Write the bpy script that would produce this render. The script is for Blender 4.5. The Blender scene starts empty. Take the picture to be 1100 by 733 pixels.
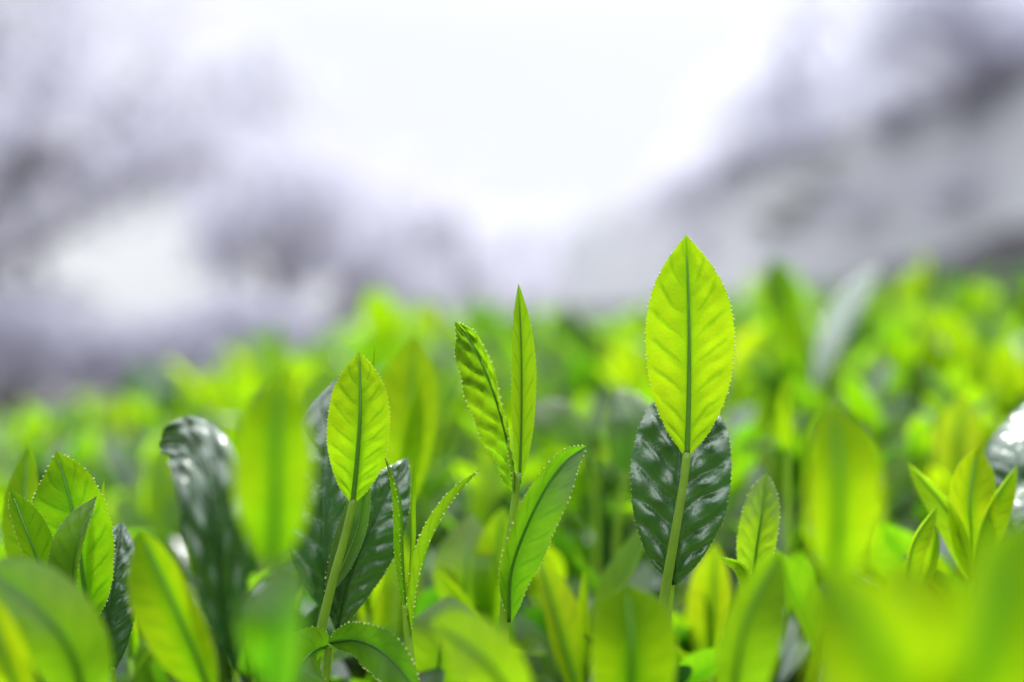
import bpy, math, random
import numpy as np
from mathutils import Vector

random.seed(11)
rng = np.random.default_rng(11)
SC = bpy.context.scene
COL = SC.collection
R = math.radians

# ------------------------------------------------------------------ camera
CZ = 0.85                      # eye height above the ground (m)
LENS, SENSOR = 50.0, 36.0
F = LENS / SENSOR * 1100.0     # focal length in photo pixels
FD = 0.300                     # focus distance
cam = bpy.data.cameras.new('camera')
cam.lens, cam.sensor_width = LENS, SENSOR
cam.clip_start, cam.clip_end = 0.01, 2000
cam.dof.use_dof = True
cam.dof.focus_distance = FD
cam.dof.aperture_fstop = 4.8
cam.dof.aperture_blades = 0
co = bpy.data.objects.new('camera', cam); COL.objects.link(co)
co.location = (0, 0, CZ); co.rotation_euler = (R(90), 0, 0)
SC.camera = co


def P(px, py, d):
    return np.array([(px - 550) * d / F, d, CZ - (py - 366.5) * d / F])


# ------------------------------------------------------------------ materials
class NT:
    def __init__(s, name):
        s.m = bpy.data.materials.new(name); s.m.use_nodes = True
        s.t = s.m.node_tree; s.t.nodes.clear()
        s.out = s.t.nodes.new('ShaderNodeOutputMaterial')

    def n(s, typ, **kw):
        nd = s.t.nodes.new(typ)
        for k, v in kw.items():
            setattr(nd, k, v)
        return nd

    def put(s, sock, v):
        if isinstance(v, bpy.types.NodeSocket):
            s.t.links.new(v, sock)
        elif isinstance(v, (tuple, list)) and len(v) == 3 and sock.type == 'RGBA':
            sock.default_value = (*v, 1)
        else:
            sock.default_value = v

    def math(s, op, a, b=0.0, c=0.0, clamp=False):
        nd = s.n('ShaderNodeMath', operation=op, use_clamp=clamp)
        s.put(nd.inputs[0], a); s.put(nd.inputs[1], b)
        if op in ('MULTIPLY_ADD', 'SMOOTH_MIN', 'WRAP'):
            s.put(nd.inputs[2], c)
        return nd.outputs[0]

    def step(s, x, lo, hi, a=0.0, b=1.0):
        nd = s.n('ShaderNodeMapRange', interpolation_type='SMOOTHSTEP')
        s.put(nd.inputs[0], x); s.put(nd.inputs[1], lo); s.put(nd.inputs[2], hi)
        s.put(nd.inputs[3], a); s.put(nd.inputs[4], b)
        return nd.outputs[0]

    def mix(s, f, a, b, mode='MIX'):
        nd = s.n('ShaderNodeMix', data_type='RGBA', blend_type=mode)
        s.put(nd.inputs[0], f); s.put(nd.inputs[6], a); s.put(nd.inputs[7], b)
        return nd.outputs[2]

    def noise(s, scale, detail=3.0, vec=None, rough=0.5):
        nd = s.n('ShaderNodeTexNoise')
        nd.inputs['Scale'].default_value = scale; nd.inputs['Detail'].default_value = detail
        nd.inputs['Roughness'].default_value = rough
        if vec is not None: s.put(nd.inputs['Vector'], vec)
        return nd.outputs[0]

    def hsv(s, col, h=0.5, sat=1.0, v=1.0):
        nd = s.n('ShaderNodeHueSaturation')
        s.put(nd.inputs[0], h); s.put(nd.inputs[1], sat); s.put(nd.inputs[2], v); s.put(nd.inputs[4], col)
        return nd.outputs[0]

    def done(s, shader):
        s.t.links.new(shader, s.out.inputs[0]); return s.m


NV = 8.0      # pairs of side veins
VK = 0.17     # how far a side vein climbs towards the margin


def leaf_material(name, trans, base, tmix=0.55, rough_top=0.32, rough_under=0.55, spec=0.5,
                  vein=0.30, hue_var=0.03, val_var=0.35, bump=0.25, vein_tint=(0.36, 0.62, 0.6), coat=0.0, core=0.55):
    t = NT(name)
    uv = t.n('ShaderNodeUVMap').outputs[0]
    sp = t.n('ShaderNodeSeparateXYZ'); t.put(sp.inputs[0], uv)
    v = t.math('ABSOLUTE', t.math('MULTIPLY_ADD', sp.outputs[0], 2.0, -1.0))
    u = sp.outputs[1]
    obj = t.n('ShaderNodeTexCoord').outputs['Object']
    wob = t.math('MULTIPLY_ADD', t.noise(120, 3, obj), 0.8, -0.4)
    ph = t.math('MULTIPLY_ADD', t.math('SUBTRACT', u, t.math('MULTIPLY', v, VK)), NV, wob)
    fr = t.math('ABSOLUTE', t.math('SUBTRACT', t.math('FRACT', t.math('ADD', ph, 0.5)), 0.5))
    line = t.step(fr, 0.0, 0.20, 1.0, 0.0)
    line = t.math('MULTIPLY', line, t.step(v, 0.72, 0.95, 1.0, 0.0))
    mid = t.step(v, 0.03, 0.11, 1.0, 0.0)
    mask = t.math('MAXIMUM', t.math('MULTIPLY', line, vein), t.math('ADD', t.math('MULTIPLY', mid, 0.45), t.step(v, 0.0, 0.55, core, 0.0)))
    vor = t.n('ShaderNodeTexVoronoi', feature='DISTANCE_TO_EDGE'); vor.inputs['Scale'].default_value = 900
    t.put(vor.inputs['Vector'], obj)
    net = t.step(vor.outputs[0], 0.0, 0.12, 0.10, 0.0)
    mask = t.math('ADD', mask, t.step(u, -0.1, 0.55, core * 0.8, 0.0))
    mask = t.math('ADD', mask, net, clamp=True)
    rnd = t.n('ShaderNodeObjectInfo').outputs['Random']
    mott = t.noise(90, 3, obj)
    big = t.noise(28, 2, obj)
    val = t.math('ADD', t.math('MULTIPLY_ADD', rnd, val_var, 1 - val_var * 0.5),
                 t.math('MULTIPLY_ADD', mott, 0.5, -0.25))
    val = t.math('ADD', val, t.math('MULTIPLY_ADD', big, 0.7, -0.35))
    hue = t.math('ADD', t.math('MULTIPLY_ADD', rnd, -hue_var, 0.5 + hue_var * 0.5),
                 t.math('MULTIPLY_ADD', big, 0.06, -0.03))
    tc = t.hsv(t.mix(mask, trans, tuple(a * b for a, b in zip(trans, vein_tint))), hue, 1.0, val)
    bc = t.hsv(t.mix(mask, base, tuple(min(1, a * 1.25) for a in base)), hue, 1.0, val)
    back = t.n('ShaderNodeNewGeometry').outputs['Backfacing']
    pr = t.n('ShaderNodeBsdfPrincipled')
    t.put(pr.inputs['Base Color'], bc)
    t.put(pr.inputs['Roughness'], t.math('ADD', t.math('MULTIPLY_ADD', back, rough_under - rough_top, rough_top),
                                         t.math('MULTIPLY_ADD', mott, 0.16, -0.08)))
    t.put(pr.inputs['Specular IOR Level'], t.math('MULTIPLY_ADD', back, -spec * 0.95, spec))
    if coat: t.put(pr.inputs['Coat Weight'], t.math('MULTIPLY_ADD', back, -coat, coat)); pr.inputs['Coat Roughness'].default_value = 0.16
    bp = t.n('ShaderNodeBump'); bp.inputs['Strength'].default_value = bump; bp.inputs['Distance'].default_value = 0.0006
    h = t.math('ADD', t.math('MULTIPLY', t.noise(700, 3, obj), 0.5), t.math('MULTIPLY', mask, -0.8))
    t.put(bp.inputs['Height'], h)
    t.put(pr.inputs['Normal'], bp.outputs[0])
    tr = t.n('ShaderNodeBsdfTranslucent'); t.put(tr.inputs[0], tc); t.put(tr.inputs[1], bp.outputs[0])
    mx = t.n('ShaderNodeMixShader'); mx.inputs[0].default_value = tmix
    t.put(mx.inputs[1], pr.outputs[0]); t.put(mx.inputs[2], tr.outputs[0])
    return t.done(mx.outputs[0])


def plain(name, col, rough=0.6, trans=None, tmix=0.3, scale=60, amp=0.35, spec=0.4, bump=0.2, bdist=0.001):
    t = NT(name)
    obj = t.n('ShaderNodeTexCoord').outputs['Object']
    n = t.noise(scale, 5, obj)
    rnd = t.n('ShaderNodeObjectInfo').outputs['Random']
    val = t.math('ADD', t.math('MULTIPLY_ADD', n, 2 * amp, 1 - amp), t.math('MULTIPLY_ADD', rnd, 0.2, -0.1))
    c = t.hsv(col, 0.5, 1.0, val)
    pr = t.n('ShaderNodeBsdfPrincipled'); t.put(pr.inputs['Base Color'], c)
    pr.inputs['Roughness'].default_value = rough; pr.inputs['Specular IOR Level'].default_value = spec
    bp = t.n('ShaderNodeBump'); bp.inputs['Strength'].default_value = bump; bp.inputs['Distance'].default_value = bdist
    t.put(bp.inputs['Height'], n); t.put(pr.inputs['Normal'], bp.outputs[0])
    sh = pr.outputs[0]
    if trans:
        tr = t.n('ShaderNodeBsdfTranslucent'); t.put(tr.inputs[0], t.hsv(trans, 0.5, 1.0, val))
        mx = t.n('ShaderNodeMixShader'); mx.inputs[0].default_value = tmix
        t.put(mx.inputs[1], sh); t.put(mx.inputs[2], tr.outputs[0]); sh = mx.outputs[0]
    return t.done(sh)


M = {}
M['young'] = leaf_material('young_leaf', (0.30, 0.54, 0.004), (0.060, 0.14, 0.006), tmix=0.68, rough_top=0.45, rough_under=0.65, spec=0.22, vein=0.55)
M['tip'] = leaf_material('yellow_young_leaf', (0.42, 0.64, 0.004), (0.09, 0.17, 0.006), tmix=0.70, rough_top=0.45, rough_under=0.65, spec=0.2, vein=0.5, core=0.95)  # yellower young leaf; backlight missing in front is put into its brighter colour
M['fresh'] = leaf_material('fresh_leaf', (0.23, 0.47, 0.006), (0.060, 0.115, 0.005), tmix=0.62, rough_top=0.40, spec=0.5, vein=0.45)
M['middle'] = leaf_material('green_leaf', (0.11, 0.29, 0.006), (0.040, 0.085, 0.006), tmix=0.52, rough_top=0.33, spec=0.6, vein=0.4)
M['mature'] = leaf_material('mature_leaf', (0.04, 0.12, 0.012), (0.014, 0.062, 0.014), tmix=0.22, rough_top=0.24, rough_under=0.5,
                            spec=0.8, coat=0.5, core=0.0, vein=0.5, bump=0.6, vein_tint=(1.3, 1.4, 1.2), hue_var=0.015)
M['stem'] = plain('young_stem', (0.16, 0.27, 0.030), 0.36, (0.46, 0.66, 0.04), 0.45, 300, 0.2, bump=0.1, bdist=0.0003)
M['rib'] = plain('leaf_midrib', (0.075, 0.20, 0.012), 0.5, (0.09, 0.28, 0.012), 0.3, 300, 0.15, bump=0.05, bdist=0.0002)
M['rib_dark'] = plain('dark_midrib', (0.03, 0.075, 0.02), 0.4, None, 0, 300, 0.15, bump=0.05, bdist=0.0002)
M['gland'] = plain('leaf_tooth', (0.46, 0.52, 0.22), 0.35, (0.75, 0.8, 0.35), 0.5, 300, 0.1, bump=0.0)
M['twig'] = plain('twig_bark', (0.075, 0.055, 0.038), 0.8, None, 0, 120, 0.4)
M['inner'] = plain('hedge_shade_twigs', (0.012, 0.022, 0.007), 0.9, None, 0, 90, 0.5, bump=0.6, bdist=0.01)  # hedge inside: the shade among the twigs is in this near-black colour
M['bark'] = plain('tree_bark', (0.17, 0.165, 0.175), 0.9, None, 0, 8, 0.4, bump=0.6, bdist=0.02)
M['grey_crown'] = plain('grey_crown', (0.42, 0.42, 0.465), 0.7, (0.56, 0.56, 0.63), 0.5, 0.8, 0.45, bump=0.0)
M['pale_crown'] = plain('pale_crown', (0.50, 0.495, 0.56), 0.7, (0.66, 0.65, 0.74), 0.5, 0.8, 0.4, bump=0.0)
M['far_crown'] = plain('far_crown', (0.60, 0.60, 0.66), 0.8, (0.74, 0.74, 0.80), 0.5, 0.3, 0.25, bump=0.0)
M['dark_crown'] = plain('dark_crown', (0.040, 0.042, 0.046), 0.7, (0.07, 0.08, 0.07), 0.25, 0.8, 0.4, bump=0.0)
M['olive_crown'] = plain('olive_crown', (0.075, 0.085, 0.045), 0.7, (0.15, 0.17, 0.07), 0.3, 0.8, 0.4, bump=0.0)


# ------------------------------------------------------------------ mesh helpers
class MB:
    def __init__(s):
        s.v, s.f, s.uv, s.mi, s.n = [], [], [], [], 0

    def add(s, v, f, uv=None, mi=0):
        v = np.asarray(v, float)
        s.v.append(v); s.f += [tuple(int(i) + s.n for i in q) for q in f]
        s.uv.append(np.zeros((len(v), 2)) if uv is None else np.asarray(uv, float))
        s.mi += [mi] * len(f); s.n += len(v)

    def mesh(s, name, mats, origin=(0, 0, 0), smooth=True):
        V = np.concatenate(s.v) - np.asarray(origin, float)
        UV = np.concatenate(s.uv)
        me = bpy.data.meshes.new(name)
        me.from_pydata(V.tolist(), [], s.f)
        lay = me.uv_layers.new(name='UVMap')
        li = np.zeros(len(me.loops), dtype=np.int32); me.loops.foreach_get('vertex_index', li)
        lay.data.foreach_set('uv', UV[li].ravel())
        for m in mats: me.materials.append(m)
        me.polygons.foreach_set('material_index', s.mi)
        me.polygons.foreach_set('use_smooth', [smooth] * len(s.f))
        me.update()
        return me


def link(name, me, parent=None, loc=None):
    o = bpy.data.objects.new(name, me); COL.objects.link(o)
    if parent is not None: o.parent = parent
    if loc is not None: o.location = loc
    return o


def thing(name, label, cat, loc, group=None):
    o = bpy.data.objects.new(name, None); COL.objects.link(o)
    o.empty_display_size = 0.01
    o.location = loc; o['label'] = label; o['category'] = cat
    if group: o['group'] = group
    return o


def copy_tree(o, parent=None):
    c = o.copy(); COL.objects.link(c)
    if parent is not None: c.parent = parent
    for ch in list(o.children):
        copy_tree(ch, c)
    return c


def spline(pts, n):
    pts = np.asarray(pts, float)
    if len(pts) == 2:
        s = np.linspace(0, 1, n)[:, None]
        return pts[0] * (1 - s) + pts[1] * s
    p = np.vstack([2 * pts[0] - pts[1], pts, 2 * pts[-1] - pts[-2]])
    out = []
    for i in range(1, len(p) - 2):
        t = np.linspace(0, 1, 24, endpoint=False)[:, None]
        a, b, c, d = p[i - 1], p[i], p[i + 1], p[i + 2]
        out.append(0.5 * ((2 * b) + (-a + c) * t + (2 * a - 5 * b + 4 * c - d) * t ** 2 + (-a + 3 * b - 3 * c + d) * t ** 3))
    out = np.vstack(out + [pts[-1:]])
    L = np.concatenate([[0], np.cumsum(np.linalg.norm(np.diff(out, axis=0), axis=1))])
    s = np.linspace(0, L[-1], n)
    return np.stack([np.interp(s, L, out[:, k]) for k in range(3)], 1)


def norm(a):
    return a / np.maximum(np.linalg.norm(a, axis=-1, keepdims=True), 1e-12)


PT = [0, .05, .096, .192, .288, .385, .48, .577, .673, .769, .865, .942, 1]
PW = [.07, .25, .44, .68, .85, .953, 1, .99, .92, .78, .53, .25, 0.012]


def smooth_profile(t):
    tt = np.linspace(0, 1, 401); w = np.interp(tt, PT, PW)
    k = np.ones(25) / 25
    ws = np.convolve(np.pad(w, 12, mode='edge'), k, 'valid')
    e = np.minimum(1, np.minimum(tt, 1 - tt) / 0.05)
    return np.interp(t, tt, ws * e + w * (1 - e))


ICO = None
def ico():
    global ICO
    if ICO is None:
        import bmesh
        bm = bmesh.new(); bmesh.ops.create_icosphere(bm, subdivisions=1, radius=1)
        bm.verts.ensure_lookup_table()
        ICO = (np.array([v.co[:] for v in bm.verts]), [tuple(v.index for v in f.verts) for f in bm.faces])
        bm.free()
    return ICO


def leaf(mb, pts, W, roll=0.0, fold=0.25, curl=0.0, quilt=0.0, wave=0.0, waves=3, phase=0.0, nu=60, nv=16,
         teeth=0, tooth=0.0, gland=0.0, face=(0, -1, 0), foldR=None, slant=0.0, under=True, bow=None, qn=8.0, mi=0, gi=1, rib=None):
    """one leaf blade along a spine; returns spine samples for the midrib"""
    C = spline(pts, nu + 1)
    T = norm(np.gradient(C, axis=0))
    fv = np.asarray(face, float)
    N = norm(fv - T * (T @ fv)[:, None])
    S = norm(np.cross(T, N))
    t = np.linspace(0, 1, nu + 1)
    r = np.interp(t, np.linspace(0, 1, len(roll)), roll) if isinstance(roll, (list, tuple)) else np.full(nu + 1, roll)
    S2 = S * np.cos(r)[:, None] + N * np.sin(r)[:, None]
    N2 = -S * np.sin(r)[:, None] + N * np.cos(r)[:, None]
    hw = smooth_profile(t) * W / 2
    if teeth:
        saw = (t * teeth) % 1.0
        hw_edge = hw * (1 + tooth * (saw - 0.5))
    vs = np.linspace(-1, 1, nv + 1)
    G = np.zeros((nu + 1, nv + 1, 3)); UV = np.zeros((nu + 1, nv + 1, 2))
    fR = fold if foldR is None else foldR
    for j, v in enumerate(vs):
        a = abs(v); sg = 1 if v >= 0 else -1
        h = hw_edge if (teeth and a > 0.999) else hw
        rr = a * h
        f0 = fR if sg > 0 else fold
        f0 = np.interp(t, np.linspace(0, 1, len(f0)), f0) if isinstance(f0, (list, tuple)) else f0
        ang = f0 + curl * a * 0.5
        phi = qn * (t - VK * a) + (0.45 if sg > 0 else 0.0) + 0.10 * np.sin(t * 23 + sg * 2 + phase) + 0.05 * math.sin(a * 9 + sg)
        q = quilt * W * np.abs(np.sin(np.pi * phi)) ** 0.7 * (4 * a * (1 - a)) ** 0.5 * (0.85 + 0.25 * np.sin(t * 31 + a * 9 + sg * 1.7 + phase)) * np.minimum(1, hw / (W * 0.25))
        wv = wave * W * a * a * np.sin(2 * np.pi * waves * t + phase + (1.3 if sg > 0 else 0)) * np.minimum(1, hw / (W * .2))
        n = rr * np.sin(ang) + (-q if under else q) + wv
        G[:, j] = C + S2 * (sg * rr * np.cos(ang))[:, None] + N2 * n[:, None] + T * (slant * rr)[:, None]
        UV[:, j, 0] = v * 0.5 + 0.5; UV[:, j, 1] = t
    idx = np.arange((nu + 1) * (nv + 1)).reshape(nu + 1, nv + 1)
    a, b, c, d = idx[:-1, :-1].ravel(), idx[:-1, 1:].ravel(), idx[1:, 1:].ravel(), idx[1:, :-1].ravel()
    # blade front (glossy upper side) looks along -N when 'under' (we see the underside)
    fs = np.stack([a, d, c, b], 1) if under else np.stack([a, b, c, d], 1)
    # T x S orientation: (a,b,c,d) is counter-clockwise seen from +N
    mb.add(G.reshape(-1, 3), fs.tolist(), UV.reshape(-1, 2), mi)
    if gland > 0 and teeth:
        iv, jf = ico()
        for k in range(1, teeth):
            tt = (k + 0.0) / teeth - 0.004
            if tt < 0.06 or tt > 0.985: continue
            for j in (0, nv):
                if random.random() < 0.12: continue
                x = min(nu - .01, max(0, tt * nu + random.uniform(-.45, .45))); i0 = int(x); fr = x - i0
                p = G[i0, j] * (1 - fr) + G[min(nu, i0 + 1), j] * fr
                sz = gland * random.uniform(0.35, 0.95) * (0.6 + 0.4 * min(1, tt / .35))
                mb.add(p + iv * sz, jf, None, gi)
    return C, T, N2, hw


def tube(mb, pts, r0, r1, n=24, k=8, uvv=0.0, mi=0):
    C = spline(pts, n)
    T = norm(np.gradient(C, axis=0))
    ref = np.array([0.31, -0.87, 0.38])
    A = norm(np.cross(T, ref)); B = np.cross(T, A)
    rr = np.linspace(r0, r1, n)
    an = np.linspace(0, 2 * np.pi, k, endpoint=False)
    G = C[:, None] + rr[:, None, None] * (np.cos(an)[None, :, None] * A[:, None] + np.sin(an)[None, :, None] * B[:, None])
    V = np.vstack([G.reshape(-1, 3), C[:1], C[-1:]])
    fs = []
    for i in range(n - 1):
        for j in range(k):
            j2 = (j + 1) % k
            fs.append((i * k + j, i * k + j2, (i + 1) * k + j2, (i + 1) * k + j))
    for j in range(k):
        fs.append((j, (j + 1) % k, n * k)[::-1]); fs.append(((n - 1) * k + j, (n - 1) * k + (j + 1) % k, n * k + 1))
    mb.add(V, fs, None, mi)


MMPX = FD / F          # one photo pixel at the focus distance


# ------------------------------------------------------------------ sharp shoots, built one by one
def PX(pts):
    return [P(*p) for p in pts]


def hero_leaf(root, origin, pts, wpx, mat='young', rib=True, name='leaf', label=None, ribr=2.6, detail=1.0, teeth=34,
              gland=1.5, tooth=0.05, ribmat=None, **kw):
    d = sum(p[2] for p in pts) / len(pts)
    mb = MB()
    nu = int(72 * detail); nv = int(18 * detail)
    nu = max(nu, 20); nv = max(8, nv - nv % 2)
    C, T, N, hw = leaf(mb, PX(pts), wpx * d / F, nu=nu, nv=nv, teeth=teeth, tooth=tooth,
                       gland=gland * MMPX, **kw)
    o = link(name, mb.mesh(name, [M[mat], M['gland']], origin), root)
    if label: o['label'] = label
    if rib:
        rb = MB(); side = 1 if kw.get('under', True) else -1
        tube(rb, [C[i] + N[i] * side * 0.15 * ribr * MMPX for i in range(0, int(nu * 0.97), max(1, nu // 12))],
             ribr * MMPX, 0.8 * MMPX, 28, 8)
        link('midrib', rb.mesh('midrib', [M[ribmat or ('rib_dark' if mat == 'mature' else 'rib')]], origin), o)
    return o


def hero_stem(root, origin, pts, r0, r1, name='stem', mat='stem'):
    mb = MB(); tube(mb, PX(pts), r0 * MMPX, r1 * MMPX, 32, 12)
    return link(name, mb.mesh(name, [M[mat]], origin), root)


def shoot(label, base, group='tea shoots in the sharp row'):
    o = P(*base)
    return thing('tea_shoot', label, 'tea shoot', o, group), o


# A - the tall shoot right of the middle
r, o = shoot('tall tea shoot with one broad upright glowing yellow green leaf on a bare pale stem', (708, 690, .302))
hero_stem(r, o, [(706, 735, .303), (712, 655, .302), (724, 580, .300), (734, 520, .300), (738, 486, .300)], 6.4, 4.2)
hero_leaf(r, o, [(738, 490, .300), (740, 420, .2995), (740, 340, .2995), (737, 253, .302)], 97, 'young', ribr=3.2, detail=1.7, fold=0.10, foldR=0.06,
          curl=0.12, quilt=0.016, wave=0.010, teeth=52, gland=1.25, tooth=0.06)
# its dark leaf behind
def lone(label, base, group='dark mature leaves under the shoots'):
    o = P(*base)
    return thing('mature_tea_leaf', label, 'mature leaf', o, group), o
r, o = lone('dark glossy puckered leaf directly behind the tall yellow green leaf and its stem', (722, 640, .312))
hero_stem(r, o, [(716, 680, .313), (721, 640, .312), (724, 616, .311)], 3.2, 2.6, 'petiole')
hero_leaf(r, o, [(723, 628, .311), (727, 560, .309), (732, 480, .311), (742, 400, .318)], 110, 'mature', fold=0.42, foldR=0.34, curl=-0.35, quilt=0.11,
          wave=0.02, under=False, detail=1.6, teeth=40, gland=0.9, tooth=0.04, ribr=2.4)

# B - the middle shoot: curled leaf, rolled leaf, boat shaped leaf
r, o = shoot('slender tea shoot with a curled leaf, a rolled upright leaf and a boat shaped leaf', (541, 700, .301))
hero_stem(r, o, [(540, 740, .302), (541, 690, .301), (545, 600, .300), (552, 545, .300), (557, 508, .300)], 6.2, 3.6)
hero_leaf(r, o, [(553, 530, .300), (546, 480, .297), (531, 425, .295), (511, 378, .297), (489, 346, .302)], 60, 'fresh', roll=[0.7, 0.45, 0.25, 0.15], fold=0.45, foldR=[1.3, 1.2, 1.1, 0.7],
          curl=-0.3, quilt=0.14, wave=0.05, waves=4, teeth=36, gland=1.6, ribr=1.6, detail=1.5)
hero_leaf(r, o, [(558, 520, .301), (560, 450, .301), (560, 380, .301), (557, 305, .302)], 40, 'fresh', roll=-0.2, fold=1.02, foldR=1.12,
          curl=-0.5, teeth=34, gland=0.5, ribr=2.0, detail=1.2, name='bud')
hero_leaf(r, o, [(547, 668, .300), (550, 610, .297), (575, 545, .295), (603, 500, .297), (630, 479, .302)], 62, 'fresh', roll=[-0.35, -0.3, -0.15], fold=0.62, foldR=0.48,
          curl=0.2, quilt=0.012, wave=0.03, teeth=34, gland=1.7, ribr=2.2, under=False, detail=1.4)

# C - the left middle shoot
r, o = shoot('leaning tea shoot with a pointed yellow leaf beside the dark puckered leaves', (343, 692, .301))
hero_stem(r, o, [(335, 735, .302), (343, 686, .301), (356, 630, .300), (371, 575, .300), (380, 536, .300)], 6.0, 4.0)
hero_leaf(r, o, [(379, 541, .300), (384, 490, .2985), (387, 440, .298), (386, 378, .301)], 72, 'young', ribr=3.0, detail=1.4, fold=0.30, foldR=0.26, curl=0.2,
          quilt=0.02, wave=0.02, teeth=38, gland=0.9, tooth=0.03)
hero_leaf(r, o, [(352, 640, .302), (372, 600, .303), (386, 560, .304), (396, 505, .306)], 42, 'middle', roll=0.5, fold=0.5, ribr=1.6, teeth=30, gland=0.5, under=False)
hero_leaf(r, o, [(384, 530, .304), (394, 470, .305), (399, 420, .305), (403, 371, .306)], 17, 'young', fold=0.9, curl=0.6, rib=False, teeth=20, gland=0, name='bud')
r, o = shoot('low arched dark green leaf pair at the foot of the leaning yellow shoot', (350, 720, .296))
hero_stem(r, o, [(346, 760, .297), (350, 722, .297), (353, 694, .297)], 5, 4)
hero_leaf(r, o, [(354, 690, .297), (385, 688, .293), (418, 706, .288), (452, 748, .285)], 58, 'middle', roll=-0.5, fold=0.2, foldR=0.5, curl=-0.3, teeth=30, gland=1.6, ribr=2.0, under=False, wave=0.02)
hero_leaf(r, o, [(352, 694, .297), (336, 700, .292), (322, 718, .289), (316, 752, .287)], 62, 'fresh', roll=0.3, fold=0.25, curl=-0.4, teeth=26, gland=1.0, ribr=1.8, under=False)

# D - the thin shoot between C and B
r, o = shoot('thin tea shoot with three narrow curled leaves edge on between the two taller shoots', (443, 735, .300))
hero_stem(r, o, [(445, 760, .301), (443, 725, .300), (438, 680, .300), (436, 650, .300)], 5.0, 4.4)
hero_leaf(r, o, [(437, 660, .300), (434, 600, .299), (432, 545, .299), (424, 512, .300), (413, 490, .302)], 22, 'fresh', roll=0.8, fold=0.9, foldR=0.9, curl=0.3, teeth=26, gland=1.2, rib=False)
hero_leaf(r, o, [(438, 640, .302), (442, 580, .302), (442, 540, .302), (446, 488, .304)], 20, 'fresh', roll=-0.3, fold=1.0, curl=0.6, teeth=20, gland=0, rib=False, name='bud')
hero_leaf(r, o, [(441, 690, .300), (449, 630, .298), (463, 580, .297), (487, 537, .298), (516, 504, .301)], 26, 'fresh', roll=[0.9, 1.0, 0.9], fold=0.8, foldR=0.5, curl=0.3, teeth=34, gland=1.7, rib=False)

# E - the left cluster
r, o = shoot('broad serrated bright green leaf with a folded dark leaflet, near the left edge', (98, 735, .304))
hero_stem(r, o, [(100, 770, .305), (98, 730, .304), (96, 690, .304), (94, 668, .304)], 6.5, 4.5)
hero_leaf(r, o, [(95, 676, .304), (88, 610, .304), (77, 545, .305), (61, 485, .309)], 92, 'young', fold=0.22, foldR=0.30, curl=0.1, quilt=0.012, wave=0.02, teeth=46, gland=1.6, ribr=2.6, detail=1.4,
          label='broad upright leaf with pale toothed edge')
hero_leaf(r, o, [(84, 668, .298), (80, 620, .295), (86, 580, .294), (104, 533, .297)], 56, 'middle', roll=0.45, fold=0.7, foldR=0.6, curl=0.2, quilt=0.05, teeth=26, gland=0.6, ribr=1.6, under=False)
hero_leaf(r, o, [(100, 650, .307), (106, 590, .308), (109, 550, .308), (112, 516, .309)], 16, 'young', fold=0.9, rib=False, teeth=18, gland=0, name='bud')
r, o = shoot('pale yellow leaf seen edge on at the left edge of the field', (52, 690, .300))
hero_stem(r, o, [(56, 760, .300), (54, 690, .300), (51, 645, .300)], 5, 4)
hero_leaf(r, o, [(51, 650, .300), (44, 615, .297), (28, 570, .296), (11, 526, .299)], 46, 'young', roll=-0.9, fold=0.4, curl=0.2, teeth=28, gland=0.7, ribr=2)
hero_leaf(r, o, [(48, 660, .310), (36, 600, .324), (28, 540, .334), (30, 478, .345)], 60, 'young', fold=0.3, roll=0.3, teeth=24, gland=0, ribr=2)
r, o = lone('dark puckered leaf standing between the broad left leaf and the yellow tilted leaf', (122, 735, .312))
hero_stem(r, o, [(122, 790, .313), (122, 735, .312), (121, 718, .311)], 3, 2.6, 'petiole')
hero_leaf(r, o, [(121, 722, .312), (116, 680, .310), (120, 630, .311), (131, 560, .318)], 60, 'mature', fold=0.35, curl=-0.4, quilt=0.075, under=False, teeth=30, gland=0.8, ribr=2, roll=-0.25, detail=1.3)
# dark leaves behind C
r, o = lone('tall dark leaf standing behind the pointed yellow leaf', (345, 690, .318))
hero_stem(r, o, [(340, 740, .319), (345, 690, .318), (352, 655, .317)], 3, 2.6, 'petiole')
hero_leaf(r, o, [(352, 660, .317), (350, 590, .316), (352, 500, .318), (364, 405, .326)], 100, 'mature', fold=0.4, curl=-0.3, quilt=0.055, under=False, teeth=40, gland=0.8, ribr=2, roll=0.3, detail=1.4)
r, o = lone('dark glossy leaf with beaded edge leaning right behind the leaning yellow shoot', (362, 690, .315))
hero_stem(r, o, [(352, 730, .316), (358, 690, .315), (364, 668, .314)], 3, 2.6, 'petiole')
hero_leaf(r, o, [(362, 676, .314), (376, 620, .312), (402, 560, .312), (438, 492, .320)], 76, 'mature', fold=0.5, foldR=0.2, curl=-0.3, quilt=0.075, under=False, teeth=36, gland=1.7, ribr=2, roll=-0.4, detail=1.4)

# F - soft leaves nearer than the focus
FG = 'blurred shoots in front of the sharp row'
r, o = shoot('large blurred yellow green upright leaf in front, left of the dark puckered leaves', (292, 700, .2120), FG)
hero_stem(r, o, [(286, 800, .2120), (290, 700, .2120), (293, 598, .2120)], 7, 5)
hero_leaf(r, o, [(293, 610, .2120), (296, 540, .2100), (297, 470, .2100), (301, 402, .2140)], 94, 'tip', fold=0.35, curl=0.2, quilt=0.01, wave=0.02, teeth=34, gland=0.6, ribr=3.4)
hero_leaf(r, o, [(291, 740, .2080), (296, 690, .2000), (300, 650, .2000), (310, 600, .2060)], 90, 'fresh', fold=0.3, roll=0.5, teeth=24, gland=0, ribr=2, under=False)
r, o = shoot('blurred yellow leaf tilted left at the bottom, beside the drooping dark leaf', (232, 760, .2540), FG)
hero_stem(r, o, [(240, 830, .2540), (234, 780, .2540), (229, 742, .2540)], 6, 5)
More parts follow.
